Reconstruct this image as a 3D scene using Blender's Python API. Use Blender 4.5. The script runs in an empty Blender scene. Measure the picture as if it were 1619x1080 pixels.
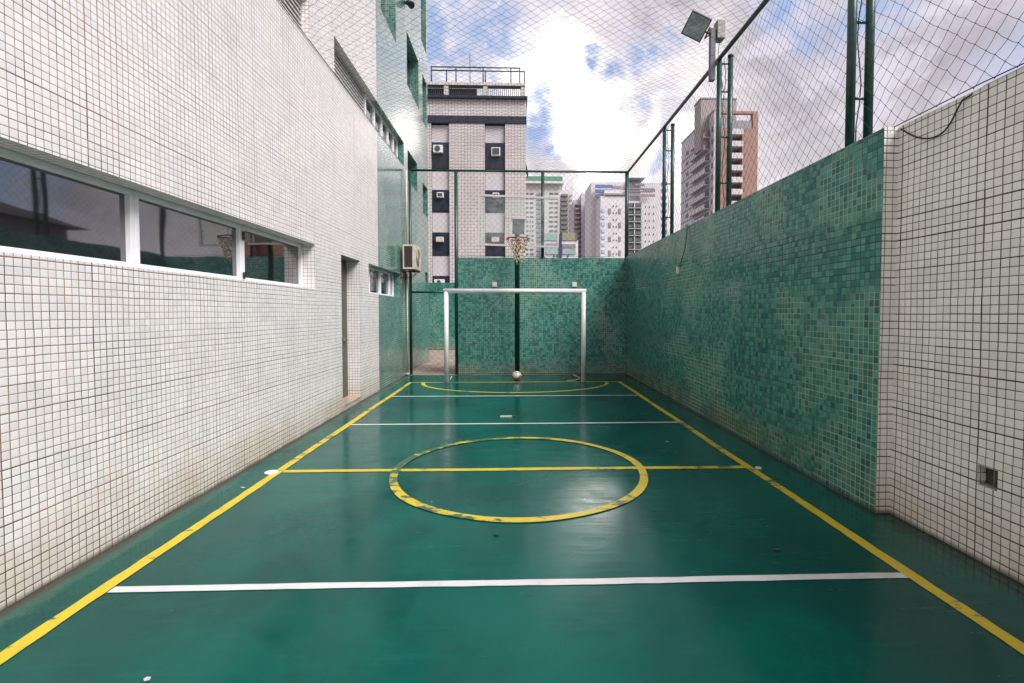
import bpy, math, random
import numpy as np
from mathutils import Vector
random.seed(7); rng = np.random.default_rng(11)
R = math.radians
sc = bpy.context.scene
COL = sc.collection

# ------------------------------------------------------------------ camera
F, CX, CY, W0, H0 = 780.0, 838.0, 520.0, 1619.0, 1080.0
YAW, PITCH, EYE = R(1.8), R(1.9), 1.55
cam = bpy.data.cameras.new("camera"); co = bpy.data.objects.new("camera", cam); COL.objects.link(co)
co.location = (0, 0, EYE); co.rotation_euler = (R(90) - PITCH, 0, -YAW)
cam.sensor_width = 36; cam.lens = F / W0 * 36
cam.shift_x = -(CX - W0 / 2) / W0; cam.shift_y = (CY - H0 / 2) / W0
cam.clip_start = 0.05; cam.clip_end = 5000
sc.camera = co
_f = Vector((math.sin(YAW) * math.cos(PITCH), math.cos(YAW) * math.cos(PITCH), -math.sin(PITCH)))
_r = Vector((math.cos(YAW), -math.sin(YAW), 0)); _u = _r.cross(_f)
def ray(px, py): return (_f + _r * ((px - CX) / F) - _u * ((py - CY) / F))
def U(px, py, X=None, Y=None, Z=None):
    """the point seen at a photograph pixel that lies on a known plane"""
    d = ray(px, py)
    t = X / d.x if X is not None else Y / d.y if Y is not None else (Z - EYE) / d.z
    return Vector((d.x * t, d.y * t, EYE + d.z * t))

# ------------------------------------------------------------------ render look
sc.view_settings.view_transform = 'Standard'; sc.view_settings.look = 'None'
sc.view_settings.exposure = 0.88; sc.view_settings.gamma = 1.0
sc.render.engine = 'CYCLES'
sc.cycles.max_bounces = 6; sc.cycles.transparent_max_bounces = 24
sc.cycles.use_denoising = True

# ------------------------------------------------------------------ node helpers
class NT:
    def __init__(s, tree): s.t = tree; s.n = tree.nodes; s.l = tree.links
    def node(s, kind, **kw):
        nd = s.n.new(kind)
        for k, v in kw.items(): setattr(nd, k, v)
        return nd
    def set(s, sock, v):
        if isinstance(v, bpy.types.NodeSocket): s.l.new(v, sock)
        elif v is not None:
            if isinstance(v, (tuple, list)) and len(v) == 3 and sock.type == 'RGBA': v = (*v, 1)
            sock.default_value = v
    def m(s, op, a, b=None, c=None, clamp=False):
        nd = s.node('ShaderNodeMath', operation=op, use_clamp=clamp)
        s.set(nd.inputs[0], a)
        if b is not None: s.set(nd.inputs[1], b)
        if c is not None: s.set(nd.inputs[2], c)
        return nd.outputs[0]
    def v(s, op, a, b=None, scale=None):
        nd = s.node('ShaderNodeVectorMath', operation=op)
        s.set(nd.inputs[0], a)
        if b is not None: s.set(nd.inputs[1], b)
        if scale is not None: s.set(nd.inputs['Scale'], scale)
        return nd.outputs['Value'] if op in ('DOT_PRODUCT', 'LENGTH', 'DISTANCE') else nd.outputs[0]
    def mix(s, f, a, b, mode='MIX'):
        nd = s.node('ShaderNodeMix', data_type='RGBA', blend_type=mode)
        s.set(nd.inputs[0], f); s.set(nd.inputs[6], a); s.set(nd.inputs[7], b)
        return nd.outputs[2]
    def fmix(s, f, a, b):
        nd = s.node('ShaderNodeMix', data_type='FLOAT'); s.set(nd.inputs[0], f); s.set(nd.inputs[2], a); s.set(nd.inputs[3], b)
        return nd.outputs[0]
    def ramp(s, x, lo, hi, a=0.0, b=1.0):
        nd = s.node('ShaderNodeMapRange', interpolation_type='SMOOTHSTEP')
        s.set(nd.inputs[0], x); s.set(nd.inputs[1], lo); s.set(nd.inputs[2], hi); s.set(nd.inputs[3], a); s.set(nd.inputs[4], b)
        return nd.outputs[0]
    def noise(s, vec, scale, detail=4, rough=0.55, dist=0.0, out=0):
        nd = s.node('ShaderNodeTexNoise'); s.set(nd.inputs['Vector'], vec); s.set(nd.inputs['Scale'], scale)
        s.set(nd.inputs['Detail'], detail); s.set(nd.inputs['Roughness'], rough); s.set(nd.inputs['Distortion'], dist)
        return nd.outputs[out]
    def white(s, vec, out=0):
        nd = s.node('ShaderNodeTexWhiteNoise', noise_dimensions='3D'); s.set(nd.inputs['Vector'], vec)
        return nd.outputs[out]
    def comb(s, x, y, z):
        nd = s.node('ShaderNodeCombineXYZ')
        for i, q in enumerate((x, y, z)): s.set(nd.inputs[i], q)
        return nd.outputs[0]
    def sep(s, vec):
        nd = s.node('ShaderNodeSeparateXYZ'); s.set(nd.inputs[0], vec); return nd.outputs
    def bump(s, h, strength, dist, normal=None):
        nd = s.node('ShaderNodeBump'); s.set(nd.inputs['Height'], h); nd.inputs['Strength'].default_value = strength
        nd.inputs['Distance'].default_value = dist
        if normal is not None: s.l.new(normal, nd.inputs['Normal'])
        return nd.outputs[0]

# ------------------------------------------------------------------ world: blue sky with clouds
SUN_EL, SUN_AZ = R(48), R(132)          # azimuth clockwise from +Y
wd = bpy.data.worlds.new("World"); sc.world = wd; wd.use_nodes = True
w = NT(wd.node_tree); w.n.clear()
sky = w.node('ShaderNodeTexSky', sky_type='NISHITA', sun_disc=False, sun_elevation=SUN_EL, sun_rotation=SUN_AZ)
gen = w.node('ShaderNodeTexCoord').outputs['Generated']
dirn = w.v('NORMALIZE', gen)
dx, dy, dz = w.sep(dirn)
# clouds lie on a layer overhead: divide by height, with a soft floor near the horizon
hz = w.m('MAXIMUM', w.m('ADD', dz, 0.16), 0.06)
cp = w.comb(w.m('DIVIDE', dx, hz), w.m('DIVIDE', dy, hz), 0.0)
warp = w.v('SCALE', w.v('SUBTRACT', w.noise(dirn, 9.0, 7, 0.6, out=1), (0.5, 0.5, 0.5)), scale=0.13)
dwp = w.v('NORMALIZE', w.v('ADD', dirn, warp))
def blob(px, py, rad, soft=0.1):
    d = ray(px, py).normalized()
    c = w.v('DOT_PRODUCT', dwp, tuple(d))
    ang = w.m('ARCCOSINE', w.m('MINIMUM', c, 0.99999))
    return w.ramp(ang, rad, rad * soft, 0.0, 1.0)
n_big = w.noise(cp, 1.1, 7, 0.58, 0.3)
n_fine = w.noise(cp, 3.6, 6, 0.6, 0.2)
blue = w.ramp(w.m('ADD', n_big, w.m('MULTIPLY', n_fine, 0.25)), 0.50, 0.40, 0.0, 1.0)
front = w.ramp(dy, 0.2, 0.55)            # the part of the sky with placed gaps
blue = w.m('MULTIPLY', blue, w.fmix(front, 1.0, 0.15))
gaps = [(785, 45, .10), (700, 90, .11), (745, 110, .10), (700, 30, .09), (934, 85, .030), (940, 105, .035), (975, 122, .03), (1010, 95, .045), (1040, 72, .04), (1075, 58, .03), (850, 165, .06), (850, 205, .07), (885, 235, .05),
        (1300, 45, .08), (1240, 10, .07), (1385, 20, .06), (1005, 175, .03), (1215, 330, .05), (1060, 265, .04), (1570, 270, .10), (1700, 160, .16), (1640, 380, .08), (2100, 100, .3)]
acc = blue
for g in gaps: acc = w.m('MAXIMUM', acc, blob(*g))
wisp = w.noise(dirn, 16.0, 5, 0.65)
acc = w.m('MULTIPLY', acc, w.ramp(wisp, 0.68, 0.42, 0.2, 1.0))
greys = [(1010, -25, .24), (1500, 20, .33), (1250, 130, .22), (1750, -300, .5), (860, 262, .06), (1480, 330, .12), (1900, 300, .2)]
gacc = w.m('MULTIPLY', w.ramp(n_big, 0.50, 0.66), 0.6)
for g in greys: gacc = w.m('MAXIMUM', gacc, w.m('MULTIPLY', blob(*g, 0.1), 0.9))
brt = w.m('MAXIMUM', w.m('MULTIPLY', blob(890, 150, .24, .1), .55), w.m('MAXIMUM', blob(955, 215, .13, .2), w.m('MULTIPLY', blob(1060, 200, .2, .1), .8)))
lum = w.m('MULTIPLY', w.ramp(w.noise(dirn, 6.5, 7, 0.6, 0.5), 0.3, 0.68, 0.76, 1.12), w.ramp(w.noise(dirn, 26.0, 5, 0.6, 0.3), 0.3, 0.7, 0.93, 1.05))
cloud = w.mix(gacc, (7.2, 6.75, 7.0), (4.0, 3.65, 4.25))
cloud = w.mix(brt, cloud, (12.5, 11.6, 11.3))
cloud = w.mix(1.0, cloud, w.comb(lum, lum, lum), 'MULTIPLY')
soft = w.m('MULTIPLY', w.ramp(w.noise(dirn, 12.0, 7, 0.62, 0.6), 0.50, 0.66), 0.85)
cloud = w.mix(soft, cloud, (5.9, 5.5, 6.3))
cloud = w.mix(blob(940, 222, .075, .1), cloud, (95, 88, 82))
cloud = w.mix(w.m('MULTIPLY', blob(880, 120, .12, .1), .25), cloud, (46, 43, 40))
bl = w.mix(0.7, w.mix(1.0, sky.outputs[0], (1.3, 1.3, 1.35), 'MULTIPLY'), (3.3, 4.2, 6.3))
skyc = w.mix(acc, cloud, bl)
skyc = w.mix(w.ramp(dz, -0.01, -0.12), w.v('SCALE', skyc, scale=w.ramp(dz, 0.56, 0.86, 1.0, 0.5)), (1.2, 1.2, 1.2))
bg = w.node('ShaderNodeBackground'); w.set(bg.inputs[0], skyc); bg.inputs[1].default_value = 0.078
w.l.new(bg.outputs[0], w.node('ShaderNodeOutputWorld').inputs[0])

sl = bpy.data.lights.new("sun", 'SUN'); so = bpy.data.objects.new("sun", sl); COL.objects.link(so)
sl.energy = 2.8; sl.angle = R(30); sl.color = (1.0, 0.965, 0.95)
sd = Vector((math.sin(SUN_AZ) * math.cos(SUN_EL), math.cos(SUN_AZ) * math.cos(SUN_EL), math.sin(SUN_EL)))
so.rotation_euler = sd.to_track_quat('Z', 'Y').to_euler()

# ------------------------------------------------------------------ materials
def mat(name):
    m = bpy.data.materials.new(name); m.use_nodes = True; t = NT(m.node_tree); t.n.clear()
    b = t.node('ShaderNodeBsdfPrincipled'); o = t.node('ShaderNodeOutputMaterial'); t.l.new(b.outputs[0], o.inputs[0])
    return m, t, b
def simple(name, c, rough=0.5, metal=0.0, var=0.12, scale=6.0, bump=0.0, dirt=None):
    m, t, b = mat(name)
    pos = t.node('ShaderNodeNewGeometry').outputs['Position']
    n = t.noise(pos, scale, 5, 0.6)
    k = t.ramp(n, 0.25, 0.75, 1 - var, 1 + var)
    col = t.mix(1.0, c, t.comb(k, k, k), 'MULTIPLY')
    if dirt:
        col = t.mix(t.ramp(t.noise(pos, scale * 2.7, 6, 0.7), 0.52, 0.72, 0, dirt[1]), col, dirt[0])
    t.set(b.inputs['Base Color'], col)
    t.set(b.inputs['Roughness'], t.ramp(n, 0.2, 0.8, max(rough - .08, 0.02), rough + .08))
    b.inputs['Metallic'].default_value = metal
    if bump: t.set(b.inputs['Normal'], t.bump(t.noise(pos, scale * 8, 4), bump, 0.01))
    return m
def uv_nodes(t):
    g = t.node('ShaderNodeNewGeometry'); pos = g.outputs['Position']; nx, ny, nz = t.sep(g.outputs['True Normal'])
    x, y, z = t.sep(pos)
    ax = t.m('GREATER_THAN', t.m('ABSOLUTE', nx), 0.5); az = t.m('GREATER_THAN', t.m('ABSOLUTE', nz), 0.5)
    return pos, x, y, z, t.fmix(ax, x, y), t.fmix(az, z, y), ax
def tile_mat(name, kind, pitch=0.055, gw=0.055, tilt=0.03, green_from=None):
    """mosaic of small square glazed tiles; kind: white, green or both (green beyond a line)"""
    m, t, b = mat(name)
    pos, x, y, z, u, v, ax = uv_nodes(t)
    wob = t.noise(pos, 0.9, 2); wob2 = t.noise(t.v('ADD', pos, (9, 4, 2)), 0.9, 2)
    uu = t.m('DIVIDE', t.m('ADD', u, t.m('MULTIPLY', t.m('SUBTRACT', wob, .5), 0.02)), pitch)
    vv = t.m('DIVIDE', t.m('ADD', v, t.m('MULTIPLY', t.m('SUBTRACT', wob2, .5), 0.02)), pitch)
    su, sv = t.m('FLOOR', t.m('DIVIDE', uu, 6.0)), t.m('FLOOR', t.m('DIVIDE', vv, 6.0))
    sh1 = t.sep(t.white(t.comb(su, sv, ax), 1)); sh2 = sh1[2]
    uu = t.m('ADD', uu, t.m('MULTIPLY', t.m('SUBTRACT', sh1[0], .5), 0.045)); vv = t.m('ADD', vv, t.m('MULTIPLY', t.m('SUBTRACT', sh1[1], .5), 0.045))
    cu, cv = t.m('FLOOR', uu), t.m('FLOOR', vv)
    cell = t.comb(cu, cv, ax)
    rnd = t.white(cell, 1); rv = t.white(t.v('ADD', cell, (31.7, 5.3, 0)), 0)
    # sideways slip of each row and column of a sheet
    fu, fv = t.m('FRACT', uu), t.m('FRACT', vv)
    eu = t.m('MINIMUM', fu, t.m('SUBTRACT', 1, fu)); ev = t.m('MINIMUM', fv, t.m('SUBTRACT', 1, fv))
    # joint width differs from line to line
    lu = t.white(t.comb(t.m('ROUND', uu), 3.0, ax), 0); lv = t.white(t.comb(t.m('ROUND', vv), 7.0, ax), 0)
    wu = t.m('MULTIPLY_ADD', t.m('POWER', lu, 3.0), gw * 0.7, gw * 0.7); wv = t.m('MULTIPLY_ADD', t.m('POWER', lv, 3.0), gw * 0.7, gw * 0.7)
    ju = t.m('LESS_THAN', eu, wu); jv = t.m('LESS_THAN', ev, wv)
    joint = t.m('MAXIMUM', ju, jv)
    edge = t.m('MINIMUM', t.ramp(eu, wu, t.m('ADD', wu, .09)), t.ramp(ev, wv, t.m('ADD', wv, .09)))
    n1 = t.noise(pos, 0.8, 5, 0.6); n2 = t.noise(pos, 3.5, 5, 0.6); n3 = t.noise(t.v('MULTIPLY', pos, (1, 1, 3)), 1.7, 4, 0.6)
    base = t.ramp(t.m('SUBTRACT', z, t.m('MULTIPLY', n2, 0.5)), 0.22, -0.18)      # splashed dirt near the floor
    # white glaze
    k = t.m('ADD', t.m('MULTIPLY_ADD', rv, 0.11, 0.90), t.m('MULTIPLY', t.m('SUBTRACT', sh2, 0.5), 0.07))
    wc = t.mix(1.0, (0.84, 0.812, 0.805) if kind == 'both' else (0.86, 0.83, 0.775), t.comb(k, k, k), 'MULTIPLY')
    wc = t.mix(t.ramp(n1, 0.5, 0.8, 0, 0.22), wc, (0.66, 0.60, 0.52))
    wc = t.mix(t.m('MULTIPLY', base, t.ramp(n1, .3, .65, .25, .7)), wc, (0.52, 0.44, 0.32))
    wg = t.mix(t.ramp(n2, 0.40, 0.62), (0.018, 0.014, 0.012), (0.10, 0.06, 0.045)) if kind != 'both' else t.mix(t.ramp(n2, 0.35, 0.62), (0.085, 0.052, 0.038), (0.27, 0.165, 0.11))
    wg = t.mix(t.m('MULTIPLY', base, 0.8), wg, (0.07, 0.04, 0.02))
    # green glaze: many shades, some dark blue-green ones
    hue = t.white(t.v('ADD', cell, (3.3, 71.1, 0)), 0)
    gc = t.mix(t.ramp(rv, 0.0, 1.0), (0.028, 0.155, 0.122), (0.082, 0.275, 0.218))
    patch = t.ramp(n3, 0.35, 0.65, 0.07, 0.12)
    gc = t.mix(t.m('LESS_THAN', hue, patch), gc, (0.018, 0.115, 0.115))
    gc = t.mix(t.m('MULTIPLY', t.m('GREATER_THAN', hue, 0.93), 0.6), gc, (0.13, 0.30, 0.24))
    gc = t.mix(t.m('MULTIPLY', base, t.ramp(n1, .35, .6, .15, .8)), gc, (0.10, 0.12, 0.075))
    lightj = t.ramp(t.m('ADD', t.m('MULTIPLY', t.noise(pos, 0.75, 2, 0.4, 0.6), 0.8), t.m('MULTIPLY', t.noise(pos, 9.0, 3), 0.2)), 0.50, 0.60)
    lightj = t.m('MAXIMUM', lightj, t.m('MULTIPLY', base, t.ramp(n2, 0.4, 0.55, 0.1, 0.8)))
    gg = t.mix(lightj, (0.018, 0.042, 0.033), (0.34, 0.39, 0.28))
    if kind == 'both':
        isg = t.m('GREATER_THAN', y, green_from)
        tc, jc = t.mix(isg, wc, gc), t.mix(isg, wg, gg)
    elif kind == 'green': tc, jc = gc, gg
    else: tc, jc = wc, wg
    foot_shade = t.ramp(t.m('SUBTRACT', z, t.m('MULTIPLY', n2, 0.05)), 0.02, -0.02, 0, 0.75)  # contact shade painted along the wall foot in a grime brown
    t.set(b.inputs['Base Color'], t.mix(foot_shade, t.mix(joint, tc, jc), (0.06, 0.045, 0.03))); t.set(b.inputs['IOR'], t.m('MULTIPLY_ADD', isg, 0.9, 1.5) if kind == 'both' else 1.6)
    t.set(b.inputs['Roughness'], t.fmix(joint, t.m('MULTIPLY_ADD', rv, 0.10, 0.13), 0.85))
    if kind == 'both': t.set(b.inputs['Coat Weight'], t.m('MULTIPLY', isg, t.ramp(z, 2.0, 5.0, 0.25, 0.9))); b.inputs['Coat Roughness'].default_value = 0.12
    nb = t.bump(edge, 0.35, 0.003)
    off = t.v('SCALE', t.v('SUBTRACT', rnd, (0.5, 0.5, 0.5)), scale=tilt)
    fw = t.v('SCALE', t.v('SUBTRACT', t.noise(pos, 22.0, 2, 0.5, out=1), (0.5, 0.5, 0.5)), scale=tilt * 0.9)
    t.set(b.inputs['Normal'], t.v('NORMALIZE', t.v('ADD', nb, t.v('ADD', off, fw))))
    return m

M = {}
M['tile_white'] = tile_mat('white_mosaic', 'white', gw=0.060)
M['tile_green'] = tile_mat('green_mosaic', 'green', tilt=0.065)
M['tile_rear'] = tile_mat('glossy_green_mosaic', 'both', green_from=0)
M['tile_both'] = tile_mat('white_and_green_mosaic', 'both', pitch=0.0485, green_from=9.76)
M['steel_green'] = simple('green_painted_steel', (0.006, 0.045, 0.036), 0.35, 0, 0.3, 12, 0.05, ((0.05, 0.03, 0.02), 0.5))
M['steel_grey'] = simple('grey_painted_steel', (0.10, 0.11, 0.13), 0.45, 0.1, 0.2, 14, 0.05)
M['galv'] = simple('zinc_housing', (0.22, 0.22, 0.20), 0.5, 0.3, 0.3, 20, 0.05, ((0.12, 0.09, 0.06), 0.6))
M['net'] = simple('dark_green_twine', (0.012, 0.028, 0.026), 0.7)
M['white_paint'] = simple('white_gloss_paint', (0.72, 0.72, 0.72), 0.3, 0, 0.06, 8, 0.03, ((0.45, 0.42, 0.38), 0.5))
M['alu'] = simple('white_aluminium', (0.80, 0.80, 0.82), 0.35, 0, 0.05, 5)
M['black'] = simple('black_rubber', (0.012, 0.012, 0.014), 0.5)
M['louver'] = simple('grey_louver', (0.50, 0.48, 0.47), 0.5, 0, 0.1, 8)
M['rust'] = simple('rusty_red_steel', (0.20, 0.035, 0.02), 0.6, 0, 0.4, 30, 0.1, ((0.06, 0.02, 0.012), 0.8))
M['rope'] = simple('old_rope', (0.50, 0.44, 0.33), 0.85, 0, 0.35, 40, 0.1)
M['ac_white'] = simple('aged_beige_casing', (0.55, 0.50, 0.42), 0.5, 0, 0.15, 7, 0.0, ((0.20, 0.13, 0.07), 0.7))
M['ac_dark'] = simple('dark_coil', (0.035, 0.022, 0.02), 0.6, 0, 0.4, 40)
M['marble'] = simple('beige_marble', (0.42, 0.34, 0.26), 0.3, 0, 0.2, 9)
M['door'] = simple('brown_door', (0.09, 0.075, 0.06), 0.5)
M['plastic'] = simple('ivory_plastic', (0.62, 0.60, 0.52), 0.4)
M['cable'] = simple('black_cable', (0.01, 0.01, 0.012), 0.5)
M['navy'] = simple('navy_tile', (0.018, 0.021, 0.040), 0.3, 0, 0.3, 3)
M['shutter'] = simple('closed_white_shutter', (0.52, 0.48, 0.50), 0.5, 0, 0.05, 2)
M['dark_metal'] = simple('dark_metal', (0.03, 0.035, 0.05), 0.5)
M['dark_mottle'] = simple('mottled_dark_brown', (0.055, 0.045, 0.035), 0.7, 0, 0.5, 40, 0.2)  # mottled dark brown for recess backs, leaves and debris

def glass_dark(name, c, rough=0.03):
    m, t, b = mat(name)
    pos = t.node('ShaderNodeNewGeometry').outputs['Position']
    t.set(b.inputs['Base Color'], c); b.inputs['Roughness'].default_value = rough
    b.inputs['IOR'].default_value = 2.6
    t.set(b.inputs['Normal'], t.bump(t.noise(pos, 1.6, 1), 0.03, 0.05))
    return m
M['glass'] = glass_dark('dark_window_glass', (0.012, 0.013, 0.016))
M['far_glass'] = simple('far_window_glass', (0.07, 0.07, 0.085), 0.2)
def acrylic():
    m, t, b = mat('clear_acrylic')
    t.set(b.inputs['Base Color'], (0.75, 0.78, 0.78)); b.inputs['Roughness'].default_value = 0.15
    tr = t.node('ShaderNodeBsdfTransparent'); tr.inputs[0].default_value = (0.93, 0.95, 0.94, 1)
    mx = t.node('ShaderNodeMixShader')
    pos = t.node('ShaderNodeNewGeometry').outputs['Position']
    t.set(mx.inputs[0], t.ramp(t.noise(pos, 5, 5, .7), 0.3, 0.7, 0.03, 0.12))
    t.l.new(tr.outputs[0], mx.inputs[1]); t.l.new(b.outputs[0], mx.inputs[2])
    t.l.new(mx.outputs[0], [n for n in t.n if n.type == 'OUTPUT_MATERIAL'][0].inputs[0])
    return m
M['acrylic'] = acrylic(); M['board_frame'] = simple('faded_board_frame', (0.50, 0.46, 0.45), 0.5)

def court_mat():
    m, t, b = mat('green_court_paint')
    g = t.node('ShaderNodeNewGeometry'); pos = g.outputs['Position']; x, y, z = t.sep(pos)
    n1 = t.noise(pos, 0.55, 6, 0.6, 0.4); n2 = t.noise(pos, 2.4, 6, 0.65); fine = t.noise(pos, 40, 4, 0.6)
    brush = t.noise(t.v('MULTIPLY', pos, (0.9, 9.0, 1)), 1.6, 5, 0.65)
    c = t.mix(t.ramp(n1, 0.35, 0.65), (0.0, 0.054, 0.043), (0.0, 0.094, 0.073))
    c = t.mix(t.ramp(n2, 0.52, 0.72, 0, 0.55), c, (0.001, 0.050, 0.050))
    c = t.mix(t.ramp(brush, 0.56, 0.72, 0, 0.35), c, (0.003, 0.100, 0.084))
    # chalky efflorescence creeping out from the left wall, and dirt deepened with painted contact shade by the right one
    e = t.m('ADD', t.m('ADD', x, 2.66), t.m('MULTIPLY', t.m('SUBTRACT', n2, 0.5), -0.30))
    fr = t.m('MULTIPLY', t.ramp(e, 0.16, 0.09), t.ramp(fine, 0.2, 0.7, 0.45, 0.9))
    c = t.mix(t.m('MULTIPLY', fr, 0.6), c, (0.09, 0.15, 0.12))
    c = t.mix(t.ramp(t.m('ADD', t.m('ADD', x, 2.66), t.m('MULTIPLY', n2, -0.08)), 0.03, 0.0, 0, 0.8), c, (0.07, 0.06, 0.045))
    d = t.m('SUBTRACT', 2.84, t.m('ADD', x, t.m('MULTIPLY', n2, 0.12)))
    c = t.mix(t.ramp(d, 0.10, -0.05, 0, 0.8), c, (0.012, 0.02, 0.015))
    # scuffs, roller marks and dried puddle rims
    sc_ = t.noise(t.v('MULTIPLY', t.v('ADD', pos, (3, 1, 0)), (7.0, 1.3, 1)), 2.2, 6, 0.75, 1.2)
    c = t.mix(t.m('MULTIPLY', t.ramp(sc_, 0.60, 0.72), t.ramp(n2, .45, .6, 0, .3)), c, (0.02, 0.11, 0.09))
    hl = t.noise(t.v('ADD', pos, (7, 2, 0)), 1.9, 5, 0.6, 1.5)
    c = t.mix(t.m('MULTIPLY', t.ramp(t.m('ABSOLUTE', t.m('SUBTRACT', hl, 0.47)), 0.0032, 0.0012), t.ramp(n1, .5, .6, 0, .3)), c, (0.004, 0.02, 0.018))
    c = t.mix(t.m('MULTIPLY', t.ramp(fine, 0.60, 0.75), t.ramp(n2, .5, .65, .1, .5)), c, (0.03, 0.13, 0.11))
    pud = t.noise(pos, 1.15, 4, 0.55, 0.8); c = t.mix(t.ramp(t.m('ABSOLUTE', t.m('SUBTRACT', pud, 0.56)), 0.012, 0.0, 0, 0.12), c, (0.015, 0.10, 0.08))
    c = t.mix(t.ramp(pud, 0.60, 0.57, 0, 0) if False else t.ramp(pud, 0.57, 0.64, 0, 0.4), c, (0.0, 0.045, 0.042))
    vor = t.node('ShaderNodeTexVoronoi', feature='F1'); t.set(vor.inputs['Vector'], pos); vor.inputs['Scale'].default_value = 2.3
    c = t.mix(t.m('MULTIPLY', t.m('LESS_THAN', vor.outputs['Distance'], 0.014), t.m('GREATER_THAN', n2, 0.5)), c, (0.4, 0.45, 0.4))
    t.set(b.inputs['Base Color'], c)
    b.inputs['IOR'].default_value = 1.34; b.inputs['Specular Tint'].default_value = (0.45, 1.0, 0.95, 1)
    rg = t.ramp(t.noise(pos, 1.7, 6, .65, .5), 0.35, 0.7, 0.10, 0.24); rg = t.m('ADD', rg, t.ramp(brush, 0.4, 0.7, 0.0, 0.09)); rg = t.m('ADD', rg, t.m('MULTIPLY', fr, 0.3))
    t.set(b.inputs['Roughness'], rg)
    h = t.m('ADD', t.m('MULTIPLY', brush, 0.6), t.m('MULTIPLY', fine, 0.25))
    t.set(b.inputs['Normal'], t.bump(h, 0.22, 0.006))
    return m
M['court'] = court_mat()
def line_mat(name, c, wear, wear_zone=None):
    m, t, b = mat(name)
    pos = t.node('ShaderNodeNewGeometry').outputs['Position']; x, y, z = t.sep(pos)
    n = t.noise(t.v('MULTIPLY', pos, (1.0, 2.2, 1)), 5.0, 7, 0.72); big = t.noise(pos, 1.1, 2)
    k = t.m('ADD', n, t.m('MULTIPLY', t.m('SUBTRACT', big, 0.5), 0.7))
    if wear_zone: k = t.m('ADD', k, t.m('MULTIPLY', t.ramp(x, *wear_zone), 0.13))
    worn = t.ramp(k, wear, wear + 0.05, 0, 0.92)
    cc = t.mix(t.ramp(t.noise(pos, 6, 7, .7), 0.42, 0.75, 0, 0.5), c, tuple(q * 0.6 for q in c))
    t.set(b.inputs['Base Color'], t.mix(worn, cc, (0.006, 0.085, 0.068)))
    b.inputs['Roughness'].default_value = 0.38
    t.set(b.inputs['Normal'], t.bump(n, 0.1, 0.004))
    return m
M['yellow'] = line_mat('yellow_line_paint', (0.62, 0.47, 0.018), 0.575)
M['yellow_worn'] = line_mat('worn_yellow_line_paint', (0.60, 0.46, 0.03), 0.555, (0.2, -1.2))
M['white_line'] = line_mat('white_line_paint', (0.62, 0.62, 0.62), 0.72)

# ------------------------------------------------------------------ mesh helpers
class MB:
    def __init__(s): s.v = []; s.f = []; s.sm = False
    def quad(s, *p):
        n = len(s.v); s.v += [tuple(q) for q in p]; s.f.append(tuple(range(n, n + len(p))))
        return s
    def box(s, a, b):
        x0, x1 = sorted((a[0], b[0])); y0, y1 = sorted((a[1], b[1])); z0, z1 = sorted((a[2], b[2])); n = len(s.v)
        s.v += [(x0, y0, z0), (x1, y0, z0), (x1, y1, z0), (x0, y1, z0), (x0, y0, z1), (x1, y0, z1), (x1, y1, z1), (x0, y1, z1)]
        s.f += [tuple(n + i for i in q) for q in ((0, 3, 2, 1), (4, 5, 6, 7), (0, 1, 5, 4), (1, 2, 6, 5), (2, 3, 7, 6), (3, 0, 4, 7))]
        return s
    def tube(s, pts, r, seg=10, cap=True, close=False):
        pts = [Vector(p) for p in pts]; rings = []; up = None
        N = len(pts)
        for i, p in enumerate(pts):
            if close: d = pts[(i + 1) % N] - pts[i - 1]
            else: d = pts[min(i + 1, N - 1)] - pts[max(i - 1, 0)]
            d.normalize()
            if up is None: up = Vector((0, 0, 1)) if abs(d.z) < 0.9 else Vector((1, 0, 0))
            a = d.cross(up)
            if a.length < 1e-4: a = d.cross(Vector((0, 1, 0)))
            a.normalize(); c = a.cross(d); up = c
            n = len(s.v); rr = r[i] if isinstance(r, (list, tuple)) else r
            for k in range(seg):
                th = 2 * math.pi * k / seg; s.v.append(tuple(p + a * (rr * math.cos(th)) + c * (rr * math.sin(th))))
            rings.append(n)
        for i in range(N if close else N - 1):
            A, B = rings[i], rings[(i + 1) % N]
            for k in range(seg): s.f.append((A + k, A + (k + 1) % seg, B + (k + 1) % seg, B + k))
        if cap and not close:
            s.f.append(tuple(rings[0] + k for k in range(seg))[::-1]); s.f.append(tuple(rings[-1] + k for k in range(seg)))
        s.sm = seg > 4
        return s
    def disc(s, c, r, h, seg=20):
        return s.tube([c, (c[0], c[1], c[2] + h)], r, seg)
    def build(s, name, m, parent=None, bevel=0.0):
        me = bpy.data.meshes.new(name); me.from_pydata(s.v, [], s.f); me.update()
        o = bpy.data.objects.new(name, me); COL.objects.link(o)
        if m: me.materials.append(M[m] if isinstance(m, str) else m)
        if parent: o.parent = parent; o.matrix_parent_inverse = parent.matrix_basis.inverted()
        if s.sm:
            for p in me.polygons: p.use_smooth = len(p.vertices) == 4
        if bevel:
            bv = o.modifiers.new("bevel", 'BEVEL'); bv.width = bevel; bv.segments = 2; bv.limit_method = 'ANGLE'
        return o
def tag(o, label=None, cat=None, group=None, kind=None):
    if label: o['label'] = label
    if cat: o['category'] = cat
    if group: o['group'] = group
    if kind: o['kind'] = kind
    return o
def thing(name, loc, label, cat, group=None):
    o = bpy.data.objects.new(name, None); COL.objects.link(o); o.location = loc; o.empty_display_size = 0.2
    return tag(o, label, cat, group)
def copy_tree(o, offset, label=None):
    c = o.copy(); COL.objects.link(c); c.location = Vector(o.location) + Vector(offset)
    if label: c['label'] = label
    for ch in list(o.children):
        d = ch.copy(); COL.objects.link(d); d.parent = c
        for g in list(ch.children):
            e = g.copy(); COL.objects.link(e); e.parent = d
    return c
def struct(mb, name, m): return tag(mb.build(name, m), kind='structure')

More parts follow.
